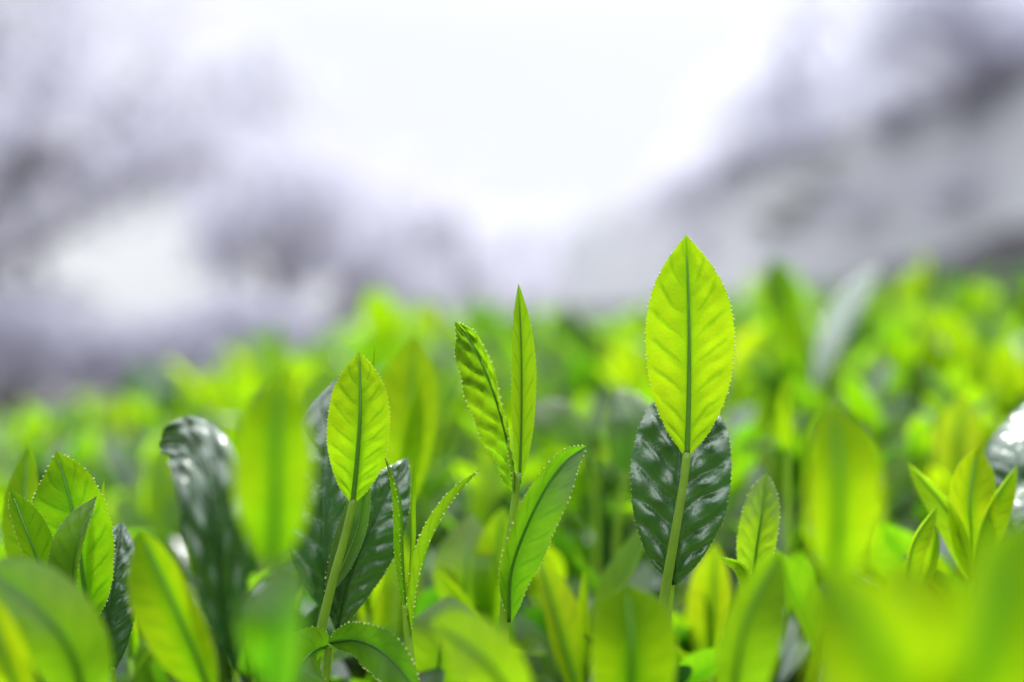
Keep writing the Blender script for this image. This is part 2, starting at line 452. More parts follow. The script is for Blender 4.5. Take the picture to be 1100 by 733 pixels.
hero_leaf(r, o, [(229, 750, .2540), (205, 690, .2510), (178, 630, .2520), (150, 570, .2580)], 86, 'tip', fold=0.35, foldR=0.5, roll=0.15, curl=0.2, teeth=34, gland=0.7, ribr=3.2)
r, o = lone('large drooping dark leaf with whitish shine folded over at its top, left front', (250, 740, .2680), 'dark mature leaves under the shoots')
hero_stem(r, o, [(262, 800, .2680), (256, 740, .2680), (250, 712, .2670)], 3.4, 3, 'petiole')
hero_leaf(r, o, [(252, 720, .2580), (240, 640, .2540), (232, 560, .2520), (222, 505, .2560), (200, 474, .2680), (172, 480, .2810)], 72, 'mature', fold=0.45, foldR=0.35, curl=-0.3, quilt=0.2, qn=7, under=False,
          teeth=36, gland=0.6, ribr=2.4, roll=-0.15, detail=1.5)
r, o = shoot('blurred arching broad green leaf filling the bottom left corner', (95, 790, .2460), FG)
hero_stem(r, o, [(106, 850, .2460), (100, 800, .2460), (95, 770, .2460)], 7, 6)
hero_leaf(r, o, [(96, 775, .2460), (76, 700, .2390), (38, 650, .2390), (-20, 606, .2470)], 88, 'fresh', fold=0.2, curl=-0.4, roll=-0.2, teeth=24, gland=0, ribr=3.2, under=False)
hero_leaf(r, o, [(30, 790, .2370), (10, 720, .2330), (0, 690, .2330), (-12, 640, .2370)], 70, 'tip', fold=0.3, roll=0.2, teeth=24, gland=0, ribr=3)
r, o = shoot('blurred low green leaf at the bottom middle under the slender shoot', (560, 790, .2350), FG)
hero_stem(r, o, [(570, 850, .2350), (566, 800, .2350), (560, 765, .2350)], 6, 5)
hero_leaf(r, o, [(562, 772, .2350), (530, 720, .2290), (498, 690, .2310), (462, 668, .2390)], 74, 'fresh', fold=0.2, curl=-0.4, roll=0.2, teeth=24, gland=0, ribr=3, under=False)
r, o = shoot('blurred rounded yellow green leaf at the bottom below the tall leaf stem', (674, 790, .2470), FG)
hero_stem(r, o, [(672, 850, .2470), (674, 800, .2470), (676, 766, .2470)], 6, 5)
hero_leaf(r, o, [(676, 772, .2470), (678, 720, .2430), (678, 680, .2430), (673, 628, .2490)], 104, 'tip', fold=0.4, curl=0.25, teeth=34, gland=0.9, ribr=3.4)
r, o = shoot('large blurred upright leaf in front, between the tall leaf and the right edge', (892, 740, .2120), FG)
hero_stem(r, o, [(888, 840, .2120), (890, 700, .2120), (894, 618, .2120)], 7, 5)
hero_leaf(r, o, [(894, 628, .2120), (900, 560, .2080), (900, 500, .2080), (893, 434, .2140)], 96, 'tip', fold=0.5, foldR=0.45, curl=0.2, teeth=30, gland=0, ribr=3.4)
r, o = shoot('blurred green leaf curving up from the bottom, left of the nearest haze of leaves', (785, 800, .2420), FG)
hero_stem(r, o, [(790, 860, .2420), (786, 800, .2420), (786, 770, .2420)], 6, 5)
hero_leaf(r, o, [(786, 775, .2420), (792, 710, .2370), (806, 655, .2370), (838, 592, .2430)], 84, 'fresh', fold=0.4, roll=-0.3, curl=0.2, teeth=26, gland=0, ribr=3)
r, o = shoot('nearest and softest tea shoot, a green haze in the bottom right corner', (985, 860, .1540), FG)
hero_stem(r, o, [(980, 1000, .1540), (984, 900, .1540), (988, 830, .1540)], 6, 5)
hero_leaf(r, o, [(988, 850, .1540), (965, 760, .1490), (930, 680, .1490), (885, 598, .1540)], 150, 'tip', fold=0.35, curl=0.2, roll=0.2, teeth=0, gland=0, ribr=3, detail=.8)
hero_leaf(r, o, [(990, 850, .1560), (1030, 760, .1520), (1062, 670, .1520), (1075, 560, .1580)], 170, 'tip', fold=0.4, curl=0.2, roll=-0.2, teeth=0, gland=0, ribr=3, detail=.8)
hero_leaf(r, o, [(988, 850, .1600), (985, 770, .1620), (985, 700, .1640), (970, 600, .1700)], 130, 'tip', fold=0.4, curl=0.2, teeth=0, gland=0, ribr=3, detail=.8)
r, o = shoot('blurred yellow green shoot at the lower right edge beside the nearest haze of leaves', (1110, 800, .1850), FG)
hero_stem(r, o, [(1108, 900, .1850), (1110, 800, .1850), (1112, 745, .1850)], 6, 5)
hero_leaf(r, o, [(1112, 755, .1850), (1100, 690, .1820), (1090, 640, .1820), (1105, 555, .1870)], 100, 'tip', fold=0.35, curl=0.2, teeth=0, gland=0, ribr=3, detail=.8)

# G - right side, a little behind the focus
RG = 'slightly soft shoots on the right'
r, o = shoot('small folded serrated leaf standing just right of the tall leaf', (806, 690, .318), RG)
hero_stem(r, o, [(806, 760, .318), (806, 690, .318), (808, 632, .318)], 4, 3.4)
hero_leaf(r, o, [(808, 640, .318), (812, 595, .316), (818, 555, .316), (823, 508, .321)], 48, 'fresh', roll=0.4, fold=0.6, foldR=0.4, quilt=0.05, teeth=30, gland=1.3, ribr=1.8, under=False)
hero_leaf(r, o, [(806, 660, .316), (806, 630, .313), (796, 608, .312), (772, 598, .314)], 22, 'fresh', roll=0.6, fold=0.6, teeth=18, gland=1.0, rib=False)
r, o = shoot('short tea shoot with two small pale pointed tips above the green haze', (978, 690, .322), RG)
hero_stem(r, o, [(974, 760, .322), (976, 690, .322), (974, 628, .322)], 4, 3.4)
hero_leaf(r, o, [(974, 640, .322), (976, 605, .320), (985, 575, .320), (1007, 543, .325)], 32, 'tip', roll=-0.5, fold=0.6, teeth=22, gland=0.6, ribr=1.6)
hero_leaf(r, o, [(980, 650, .324), (996, 615, .326), (1003, 590, .327), (1006, 565, .329)], 20, 'tip', roll=0.3, fold=0.8, teeth=18, gland=0, rib=False)
r, o = shoot('tea shoot with three spreading yellow tipped leaves near the right edge', (1045, 690, .335), RG)
hero_stem(r, o, [(1044, 780, .335), (1045, 690, .335), (1046, 606, .335)], 4.4, 3.6)
hero_leaf(r, o, [(1046, 620, .335), (1044, 575, .331), (1042, 535, .331), (1050, 480, .337)], 62, 'tip', roll=0.2, fold=0.55, curl=0.2, teeth=26, gland=0.8, ribr=2)
hero_leaf(r, o, [(1046, 625, .333), (1052, 585, .327), (1064, 545, .327), (1092, 500, .333)], 48, 'tip', roll=-0.5, fold=0.5, curl=0.2, teeth=26, gland=0.8, ribr=2)
hero_leaf(r, o, [(1044, 625, .334), (1036, 590, .330), (1015, 545, .330), (975, 497, .336)], 36, 'fresh', roll=0.7, fold=0.5, curl=0.2, teeth=26, gland=0.8, ribr=2)
r, o = lone('shiny dark leaf with white glare at the right edge, upper of two', (1100, 560, .352))
hero_stem(r, o, [(1106, 640, .352), (1106, 590, .352), (1104, 545, .352)], 3.4, 3, 'petiole')
hero_leaf(r, o, [(1104, 550, .352), (1096, 510, .346), (1092, 475, .352), (1108, 430, .372)], 74, 'mature', roll=0.2, fold=-0.2, curl=-0.8, quilt=0.05, teeth=26, gland=0.6, ribr=2, under=False, face=(0, -0.7, 0.7))
r, o = lone('shiny dark leaf with white glare at the right edge, lower of two', (1098, 650, .338))
hero_stem(r, o, [(1102, 720, .338), (1100, 660, .338), (1098, 622, .338)], 3.4, 3, 'petiole')
hero_leaf(r, o, [(1098, 628, .338), (1088, 590, .332), (1086, 545, .336), (1106, 498, .352)], 78, 'mature', roll=0.3, fold=-0.2, curl=-0.7, quilt=0.06, teeth=26, gland=0.6, ribr=2, under=False, face=(0, -0.7, 0.7))

# H - blurred shoots and leaves one can still pick out behind the sharp row
HG = 'blurred shoots behind the sharp row'
r, o = shoot('blurred broad green leaf with a pale inner fold behind the pointed yellow leaf', (428, 640, .385), HG)
hero_stem(r, o, [(424, 740, .385), (426, 640, .385), (428, 545, .385)], 6, 5)
hero_leaf(r, o, [(428, 560, .385), (432, 500, .385), (440, 440, .388), (446, 360, .396)], 84, 'young', roll=0.35, fold=0.35, teeth=24, gland=0, ribr=2.4)
hero_leaf(r, o, [(428, 560, .38), (432, 510, .374), (438, 460, .374), (450, 408, .38)], 40, 'young', roll=-0.9, fold=0.5, teeth=24, gland=0, rib=False)
r, o = shoot('blurred round bright leaf low between the two middle shoots', (498, 760, .372), HG)
hero_stem(r, o, [(494, 840, .372), (496, 760, .372), (498, 668, .372)], 6, 5)
hero_leaf(r, o, [(498, 680, .372), (500, 630, .368), (502, 595, .370), (506, 550, .378)], 82, 'fresh', fold=-0.2, curl=-0.5, teeth=24, gland=0, ribr=2.4, under=False)
r, o = shoot('blurred low leaf just behind the foot of the thin shoot', (470, 790, .345), HG)
hero_stem(r, o, [(474, 850, .345), (472, 790, .345), (470, 738, .345)], 6, 5)
hero_leaf(r, o, [(470, 745, .345), (472, 710, .340), (478, 675, .340), (482, 640, .346)], 78, 'fresh', roll=0.2, fold=0.3, curl=-0.3, teeth=30, gland=0.8, ribr=2.4, under=False)
r, o = shoot('blurred tall dark green blade rising above the bed right of the tall leaf', (862, 480, .62), HG)
hero_stem(r, o, [(868, 560, .62), (866, 480, .62), (862, 400, .62)], 10, 8)
hero_leaf(r, o, [(862, 410, .62), (856, 370, .61), (846, 325, .61), (829, 278, .63)], 46, 'fresh', roll=0.5, fold=0.6, teeth=20, gland=0, ribr=4)
r, o = lone('blurred pale shiny leaf slanting up to the right above the bed', (872, 500, .56), 'shiny mature leaves catching the sky')
hero_stem(r, o, [(862, 580, .56), (868, 500, .56), (874, 412, .56)], 8, 6, 'petiole')
hero_leaf(r, o, [(874, 420, .56), (890, 370, .585), (910, 330, .615), (946, 284, .66)], 32, 'mature', roll=-0.5, fold=0.1, curl=-0.3, quilt=0.03, teeth=20, gland=0, ribr=4, under=False, face=(0, -0.6, 0.8))
r, o = shoot('blurred small pale upright blade just right of the tall leaf', (846, 560, .40), HG)
hero_stem(r, o, [(846, 640, .40), (846, 560, .40), (846, 478, .40)], 5, 4)
hero_leaf(r, o, [(846, 490, .40), (845, 460, .398), (844, 435, .398), (846, 402, .402)], 22, 'young', roll=0.4, fold=0.7, teeth=18, gland=0, rib=False)
r, o = lone('blurred shiny grey green leaf behind the left edge of the tall leaf', (668, 560, .40), 'shiny mature leaves catching the sky')
hero_stem(r, o, [(660, 640, .40), (664, 560, .40), (672, 506, .40)], 5, 4, 'petiole')
hero_leaf(r, o, [(672, 512, .40), (676, 470, .40), (680, 445, .402), (664, 418, .412)], 50, 'middle', fold=0.0, curl=-0.4, quilt=0.04, teeth=20, gland=0, ribr=2.4, under=False, face=(0, -1, 0.3))
r, o = lone('blurred dull green leaf lying behind the curled leaf of the slender shoot', (600, 600, .43), 'shiny mature leaves catching the sky')
hero_stem(r, o, [(640, 640, .43), (640, 560, .43), (634, 488, .43)], 5, 4, 'petiole')
hero_leaf(r, o, [(634, 494, .43), (610, 462, .43), (590, 445, .432), (566, 432, .445)], 46, 'middle', fold=0.0, curl=-0.4, quilt=0.04, teeth=20, gland=0, ribr=2.4, under=False, face=(0, -1, 0.3))

# ------------------------------------------------------------------ the bed of tea behind
def ztop(x, y):
    yc = np.minimum(y, 0.92)
    z = CZ - 0.077 + 0.106 * yc - 0.22 * np.maximum(0, y - 1.02) ** 2
    z = z - 0.28 * np.maximum(0, -x - 0.085) + 0.07 * np.maximum(0, x)
    z = z - 0.9 * np.maximum(0, -x - 0.6) ** 2
    return z


def local_leaf_pts(az, L, lean, bend, z0=0.0):
    """spine leaning 'lean' radians from vertical towards azimuth az, bending outward by 'bend'"""
    p = [np.array([0, 0, z0])]; a = lean
    dirh = np.array([math.cos(az), math.sin(az), 0])
    for k in range(4):
        p.append(p[-1] + (L / 4) * (dirh * math.sin(a) + np.array([0, 0, math.cos(a)])))
        a += bend / 4
    return p


def add_shoot_leaf(mb, az, L, W, lean, bend, z0, nu, nv, **kw):
    pts = local_leaf_pts(az, L, lean, bend, z0)
    # the upper side of the leaf looks towards the stem axis
    leaf(mb, pts, W, nu=nu, nv=nv, face=(-math.cos(az), -math.sin(az), 0.15), under=False, **kw)
    return pts


def make_proto(seed, mats, tall):
    r_ = random.Random(seed)
    root = thing('tea_shoot', 'x', 'tea shoot', (0, 0, 0))
    h = tall * r_.uniform(0.5, 0.6)
    mb = MB(); tube(mb, [(0, 0, -0.05), (0.001, 0, h * 0.5), (0, 0.001, h)], 0.0013, 0.0008, 8, 6)
    link('stem', mb.mesh('stem', [M['stem']]), root)
    az = r_.uniform(0, 6.28)
    for k in range(3):
        L = tall * r_.uniform(0.55, 0.85) * (1 - 0.1 * k); W = L * r_.uniform(0.34, 0.44)
        z0 = h * (1 - 0.30 * k)
        mb = MB()
        pts = add_shoot_leaf(mb, az, L, W, r_.uniform(0.1, 0.55) + 0.22 * k, r_.uniform(-0.2, 0.8), z0, 22, 8,
                             fold=r_.uniform(0.2, 0.6), curl=r_.uniform(-0.2, 0.3), quilt=0.02, wave=r_.uniform(0, 0.04), phase=r_.uniform(0, 6))
        lf = link('leaf', mb.mesh('leaf', [M[mats[k]]]), root)
        rb = MB(); tube(rb, [np.array(p) for p in pts], 0.0006, 0.00015, 8, 5)
        link('midrib', rb.mesh('midrib', [M['rib']]), lf)
        az += 2.4 + r_.uniform(-.5, .5)
    mb = MB()
    add_shoot_leaf(mb, az, tall * 0.5, tall * 0.09, 0.05, 0.1, h, 14, 6, fold=0.9)
    link('bud', mb.mesh('bud', [M['young']]), root)
    return root


protos = []
kinds = [('tip', 'young', 'fresh'), ('young', 'tip', 'fresh'), ('fresh', 'fresh', 'middle'), ('tip', 'tip', 'young'),
         ('fresh', 'middle', 'middle'), ('young', 'fresh', 'middle')]
tone = ['yellow green', 'yellow green', 'mid green', 'yellow green', 'dark green', 'mid green']
for k in range(6):
    protos.append(make_proto(100 + k, kinds[k], 0.052 + 0.004 * (k % 3)))
used = [False] * 6

marks = [(-50, 130, 'the broad leaf at the left edge'), (130, 260, 'the drooping dark leaf'), (260, 345, 'the large blurred leaf in the left front'),
         (345, 425, 'the pointed yellow leaf'), (425, 535, 'the thin shoot'), (535, 640, 'the slender middle shoot'),
         (640, 800, 'the tall glowing leaf'), (800, 960, 'the large blurred leaf in the right front'), (960, 1160, 'the leaves at the right edge')]


def place_shoot(x, y, idx, ztip, rz, sc):
    global used
    if not used[idx]:
        root = protos[idx]; used[idx] = True
    else:
        root = copy_tree(protos[idx])
    hgt = (0.052 + 0.004 * (idx % 3)) * 1.22 * sc
    root.location = (x, y, ztip - hgt)
    root.rotation_euler = (random.gauss(0, .2), random.gauss(0, .2), rz)
    root.scale = (sc, sc, sc)
    px = 550 + F * x / y
    nm = 'the leaves'
    for a, b, n_ in marks:
        if a <= px < b: nm = n_
    layer = 'softly blurred' if y < 0.58 else ('blurred' if y < 0.82 else 'very blurred small')
    where = 'close behind' if y < 0.58 else ('some way behind' if y < 0.82 else 'far behind')
    root['label'] = f'{layer} {tone[idx]} shoot {where} {nm}'
    root['group'] = f'{layer} shoots {where} {nm}'
    return root


pts_used = []
count = 0
tries = 0
while count < 262 and tries < 20000:
    tries += 1
    y = 0.345 + 0.72 * random.random() ** 0.95
    x = random.uniform(-1, 1) * (0.36 * y + 0.02)
    if any((x - a) ** 2 + (y - b) ** 2 < (0.022) ** 2 for a, b in pts_used): continue
    pts_used.append((x, y)); count += 1
    zt = float(ztop(x, y)) + random.gauss(-0.006, 0.011)
    py = 366.5 - F * (zt - CZ) / y
    if y < 0.5: zt -= 0.006
    if y < 0.40: zt = min(zt, CZ - (random.uniform(540, 620) - 366.5) * y / F)
    place_shoot(x, y, random.randrange(6), zt, random.uniform(0, 6.28), random.uniform(0.65, 1.12))
for k in range(6):
    if not used[k]:
        for ch in list(protos[k].children_recursive): bpy.data.objects.remove(ch)
        bpy.data.objects.remove(protos[k])

# the uncountable rest of the hedge: low leaves, twigs, dark inside and the far shoots
def unit_leaf(nu, nv, fold, curl, bend):
    mb = MB(); leaf(mb, local_leaf_pts(0, 1.0, 0.0, bend), 0.40, nu=nu, nv=nv, face=(-1, 0, .1), under=False, fold=fold, curl=curl, quilt=0.03)
    return np.concatenate(mb.v), np.array(mb.f), np.concatenate(mb.uv)


def rot_many(n, lean_lo, lean_hi):
    az = rng.uniform(0, 2 * np.pi, n); ln = rng.uniform(lean_lo, lean_hi, n); sp = rng.uniform(-.6, .6, n)
    def Rz(a):
        c, s = np.cos(a), np.sin(a); o = np.zeros_like(a); i = np.ones_like(a)
        return np.stack([np.stack([c, -s, o], -1), np.stack([s, c, o], -1), np.stack([o, o, i], -1)], -2)
    c, s = np.cos(ln), np.sin(ln); o = np.zeros(n); i = np.ones(n)
    Ry = np.stack([np.stack([c, o, s], -1), np.stack([o, i, o], -1), np.stack([-s, o, c], -1)], -2)
    return Rz(az) @ Ry @ Rz(sp)


def scatter(mb, pos, size, lean, mi, shapes):
    n = len(pos); which = rng.integers(0, len(shapes), n)
    Rm = rot_many(n, *lean)
    for k, (v, f, uv) in enumerate(shapes):
        ii = np.where(which == k)[0]
        if len(ii) == 0: continue
        V = np.einsum('nij,vj->nvi', Rm[ii], v) * size[ii][:, None, None] + pos[ii][:, None]
        Fc = f[None] + (np.arange(len(ii)) * len(v))[:, None, None]
        mb.add(V.reshape(-1, 3), Fc.reshape(-1, f.shape[1]).tolist(), np.tile(uv, (len(ii), 1)), mi)


shapes_hi = [unit_leaf(12, 6, .35, .1, .4), unit_leaf(12, 6, .5, -.2, .8), unit_leaf(12, 6, .2, -.3, .2)]
shapes_lo = [unit_leaf(6, 4, .35, .1, .4), unit_leaf(6, 4, .5, -.2, .8), unit_leaf(6, 4, .3, .3, .0)]


def field(n, y0, y1, dz0, dz1, wide=0.40, pad=0.06):
    y = np.sqrt(rng.uniform(y0 ** 2, y1 ** 2, n)); x = rng.uniform(-1, 1, n) * (wide * y + pad)
    z = ztop(x, y) + rng.uniform(dz0, dz1, n)
    return np.stack([x, y, z], 1)


mb = MB()
mats = [M['young'], M['fresh'], M['middle'], M['mature'], M['inner'], M['twig'], M['tip']]
# lower storey of leaves under and between the shoots
p = field(1500, 0.20, 0.75, -0.10, -0.055, 0.52, 0.12)
near = p[:, 1] < 0.36
p[near, 2] -= 0.022
scatter(mb, p[:650], rng.uniform(.03, .05, 650), (0.3, 1.3), 1, shapes_hi)
scatter(mb, p[650:1180], rng.uniform(.03, .05, 530), (0.3, 1.3), 2, shapes_hi)
scatter(mb, p[1180:], rng.uniform(.035, .06, 320), (0.3, 1.3), 3, shapes_hi)
p = field(1300, 0.70, 1.6, -0.09, -0.03)
for k, mi in enumerate((0, 1, 2, 3, 3)):
    q = p[k::5]; scatter(mb, q, rng.uniform(.035, .055, len(q)), (0.2, 1.3), mi, shapes_lo)
# far shoots beyond the ones that can be told apart
p = field(1600, 1.06, 2.6, -0.055, -0.028, 0.42, 0.1)
p = np.vstack([p, p[:800] + rng.normal(0, .006, (800, 3))])
for k, mi in enumerate((0, 0, 1, 1, 2, 3)):
    q = p[k::6]; scatter(mb, q, rng.uniform(.038, .06, len(q)), (0.0, 0.75), mi, shapes_lo)
p = field(2500, 1.5, 2.9, -0.10, -0.03, 0.48, 0.3)
for k, mi in enumerate((0, 1, 1, 2, 3)):
    q = p[k::5]; scatter(mb, q, rng.uniform(.045, .07, len(q)), (0.2, 1.3), mi, shapes_lo)
p = field(3200, 0.46, 1.12, -0.055, -0.024, 0.48, 0.10)
for k, mi in enumerate((0, 6, 1, 6, 2, 1, 3)):
    q = p[k::7]; scatter(mb, q, rng.uniform(.016, .032, len(q)), (0.0, 0.9), mi, shapes_hi)
p = field(420, 0.33, 0.47, -0.085, -0.05, 0.38, 0.03)
for k, mi in enumerate((0, 1, 2, 2, 3, 3)):
    q = p[k::6]; scatter(mb, q, rng.uniform(.018, .034, len(q)), (0.1, 1.0), mi, shapes_hi)
# left flank of the hedge down to the ground
n = 1500
yy = rng.uniform(.8, 2.9, n); xx = -0.9 - rng.uniform(0, 1, n) ** 1.0 * 0.55
zz = np.maximum(0.05, ztop(xx, yy) - 0.05 - 0.5 * np.maximum(0, -xx - 1.05) * rng.uniform(.5, 2, n))
scatter(mb, np.stack([xx, yy, zz], 1), rng.uniform(.045, .07, n), (0.4, 1.5), 2, shapes_lo)
# inner mass of the hedge, one sheet with its shade put into the dark colour
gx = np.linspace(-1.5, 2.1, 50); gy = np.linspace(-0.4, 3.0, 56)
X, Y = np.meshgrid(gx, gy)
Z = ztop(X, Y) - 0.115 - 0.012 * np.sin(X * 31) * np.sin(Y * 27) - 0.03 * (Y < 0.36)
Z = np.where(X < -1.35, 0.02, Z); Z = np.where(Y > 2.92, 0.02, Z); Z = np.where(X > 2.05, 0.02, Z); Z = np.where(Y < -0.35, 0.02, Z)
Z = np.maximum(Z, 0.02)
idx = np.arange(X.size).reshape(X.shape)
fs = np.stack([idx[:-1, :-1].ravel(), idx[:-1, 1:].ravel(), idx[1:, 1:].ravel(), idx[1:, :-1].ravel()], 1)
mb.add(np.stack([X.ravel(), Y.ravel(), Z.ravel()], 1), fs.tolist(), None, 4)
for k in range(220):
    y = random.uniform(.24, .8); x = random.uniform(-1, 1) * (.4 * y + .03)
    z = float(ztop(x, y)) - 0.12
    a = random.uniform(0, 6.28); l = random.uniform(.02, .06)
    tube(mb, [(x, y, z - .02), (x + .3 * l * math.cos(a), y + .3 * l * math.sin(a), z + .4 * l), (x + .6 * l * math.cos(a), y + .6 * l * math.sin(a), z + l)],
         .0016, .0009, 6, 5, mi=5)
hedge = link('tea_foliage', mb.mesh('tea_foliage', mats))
hedge['kind'] = 'stuff'; hedge['label'] = 'dense lower leaves, twigs and far blurred tops of the tea hedge'; hedge['category'] = 'tea hedge'

# ------------------------------------------------------------------ ground and hillside
def ground_mat(name, a, b, scale):
    t = NT(name)
    pos = t.n('ShaderNodeNewGeometry').outputs['Position']
    n1 = t.noise(scale, 6, pos, 0.6); n2 = t.noise(scale * 9, 4, pos)
    c = t.mix(t.step(n1, 0.35, 0.65), a, b)
    c = t.hsv(c, 0.5, 1.0, t.math('MULTIPLY_ADD', n2, 0.8, 0.6))
    pr = t.n('ShaderNodeBsdfPrincipled'); t.put(pr.inputs[0], c); pr.inputs['Roughness'].default_value = 0.9
    bp = t.n('ShaderNodeBump'); bp.inputs['Strength'].default_value = 0.6; bp.inputs['Distance'].default_value = 0.03
    t.put(bp.inputs['Height'], n2); t.put(pr.inputs['Normal'], bp.outputs[0])
    return t.done(pr.outputs[0])


M['soil'] = ground_mat('dark_soil', (0.022, 0.018, 0.018), (0.04, 0.034, 0.033), 0.35)
M['drygrass'] = ground_mat('pale_dry_slope', (0.30, 0.305, 0.32), (0.44, 0.44, 0.45), 0.5)
M['gravel'] = ground_mat('grey_gravel', (0.22, 0.22, 0.23), (0.30, 0.30, 0.31), 1.2)
M['stone'] = ground_mat('dark_stone', (0.055, 0.054, 0.06), (0.09, 0.088, 0.094), 1.5)


def sheet(name, x0, x1, y0, y1, nx, ny, zf, mat, kind='structure'):
    gx = np.linspace(x0, x1, nx); gy = np.linspace(y0, y1, ny); X, Y = np.meshgrid(gx, gy)
    Z = zf(X, Y)
    idx = np.arange(X.size).reshape(X.shape)
    fs = np.stack([idx[:-1, :-1].ravel(), idx[:-1, 1:].ravel(), idx[1:, 1:].ravel(), idx[1:, :-1].ravel()], 1)
    m = MB(); m.add(np.stack([X.ravel(), Y.ravel(), Z.ravel()], 1), fs.tolist())
    o = link(name, m.mesh(name, [mat])); o['kind'] = kind
    return o


sheet('ground', -600, 600, -300, 900, 61, 61, lambda X, Y: X * 0, M['soil'])


def prism(name, sections, mat, kind='structure', label=None, cat=None):
    """a solid running along the view: each section is a closed list of points"""
    m = MB(); k = len(sections[0]); V = np.array([p for s in sections for p in s], float); fs = []
    for i in range(len(sections) - 1):
        for j in range(k):
            j2 = (j + 1) % k
            fs.append((i * k + j, i * k + j2, (i + 1) * k + j2, (i + 1) * k + j))
    fs.append(tuple(range(k))); fs.append(tuple((len(sections) - 1) * k + j for j in reversed(range(k))))
    m.add(V, fs)
    o = link(name, m.mesh(name, [mat], smooth=False))
    if kind: o['kind'] = kind
    if label: o['label'] = label; o['category'] = cat
    return o


# right: a low dark stone wall, a pale slope above it and trees along its crest
def along(rows, n=24):
    """a line in space through photo points at given distances"""
    return spline([P(*r_) for r_ in rows], n)


crest = along([(1330, -20, 8.2), (1180, 26, 9), (1060, 70, 10.5), (870, 140, 13.5), (690, 215, 18), (600, 250, 22)])
waist = along([(1330, 95, 7.9), (1180, 135, 8.7), (1060, 165, 10.1), (870, 215, 13.0), (690, 268, 17.2), (600, 285, 21)])
foot = along([(1330, 165, 7.6), (1180, 212, 8.4), (1060, 255, 9.8), (870, 312, 12.6), (690, 330, 16.6), (600, 335, 20)])
secs, wsecs = [], []
for i in range(len(crest)):
    c, m_, f_ = crest[i], waist[i], foot[i]
    bump_ = 0.04 * math.sin(i * 2.1)
    wsecs.append([(f_[0] - .05, f_[1] - .25, -0.05), (f_[0] - .03, f_[1] - .25, f_[2] - .02 + bump_), (f_[0], f_[1] - .004, f_[2] + bump_), (f_[0], f_[1] - .004, -0.05)])
    b_ = np.array([1.0, 0.25, 0])
    secs.append([(f_[0], f_[1], -0.05), (f_[0], f_[1], f_[2] - .05), tuple(m_ + [0, 0, bump_]), tuple(c + [0, 0, -bump_]), tuple(c + b_ * 2 + [0, 0, .1]),
                 tuple(c + b_ * 14 + [0, 0, 1.2]), tuple((c + b_ * 14) * [1, 1, 0] - [0, 0, .05])])
prism('hillside', secs, M['drygrass'])
prism('stone_wall', wsecs, M['stone'], None, 'low dark stone wall at the foot of the pale slope on the right', 'wall')


# ------------------------------------------------------------------ trees
def tree(name, label, base, top, lobes, nfaces, fsize, crown_mat, trunk_r, seed, group='blurred trees beyond the field'):
    """lobes: list of (x, y, z, rx, ry, rz) in world space"""
    g = np.random.default_rng(seed); rr = random.Random(seed)
    base = np.array(base, float)
    root = thing(name, label, 'tree' if 'tree' in name else 'shrub', base, group)
    m = MB()
    lean = np.array([rr.uniform(-.3, .3), rr.uniform(-.3, .3), 0])
    tp = np.array([*top], float)
    tube(m, [base, base * .55 + tp * .45 + lean, tp], trunk_r, trunk_r * .25, 14, 9)
    for (x, y, z, rx, ry, rz) in lobes:
        s = base + (tp - base) * rr.uniform(.35, .8)
        e = np.array([x, y, z])
        tube(m, [s, (s + e) / 2 + np.array([0, 0, -.15 * rx]), e], trunk_r * .4, trunk_r * .08, 10, 6)
        for q in range(7):
            d = norm(g.normal(size=3)) * np.array([rx, ry, rz]) * .9
            tube(m, [e * .6 + s * .4, e + d * .5, e + d], trunk_r * .13, trunk_r * .03, 6, 4)
    link('trunk', m.mesh('trunk', [M['bark']], base), root)
    vol = np.array([l[3] * l[4] * l[5] for l in lobes]) ** .67; vol = vol / vol.sum()
    Vs, Fs = [], []; off = 0
    for l, w in zip(lobes, vol):
        n = int(nfaces * w * 0.8)
        ncl = max(10, n // 22)
        cc = norm(g.normal(size=(ncl, 3))) * g.uniform(.25, 1, (ncl, 1)) ** .5
        c = cc[g.integers(0, ncl, n)] + g.normal(0, .22, (n, 3))
        c = c * np.array(l[3:6]) + np.array(l[:3])
        a = norm(g.normal(size=(n, 3))); b = norm(np.cross(a, g.normal(size=(n, 3))))
        sz = fsize * g.uniform(.6, 1.5, (n, 1))
        q = np.stack([c - a * sz, c + b * sz * .5 + a * sz * .1, c + a * sz, c - b * sz * .5 - a * sz * .1], 1)
        Vs.append(q.reshape(-1, 3)); Fs.append(np.arange(4 * n).reshape(-1, 4) + off); off += 4 * n
    m = MB(); m.add(np.vstack(Vs), np.vstack(Fs).tolist())
    link('crown', m.mesh('crown', [M[crown_mat]], base, smooth=False), root)
    return root


def lobe(px, py, d, rpx, rzpx=None, ry=None):
    p = P(px, py, d); r_ = rpx * d / F; rz = (rzpx or rpx) * d / F
    return (*p, r_, ry or r_, rz)


def gp(px, d):
    p = P(px, 0, d); return (p[0], p[1], 0.0)


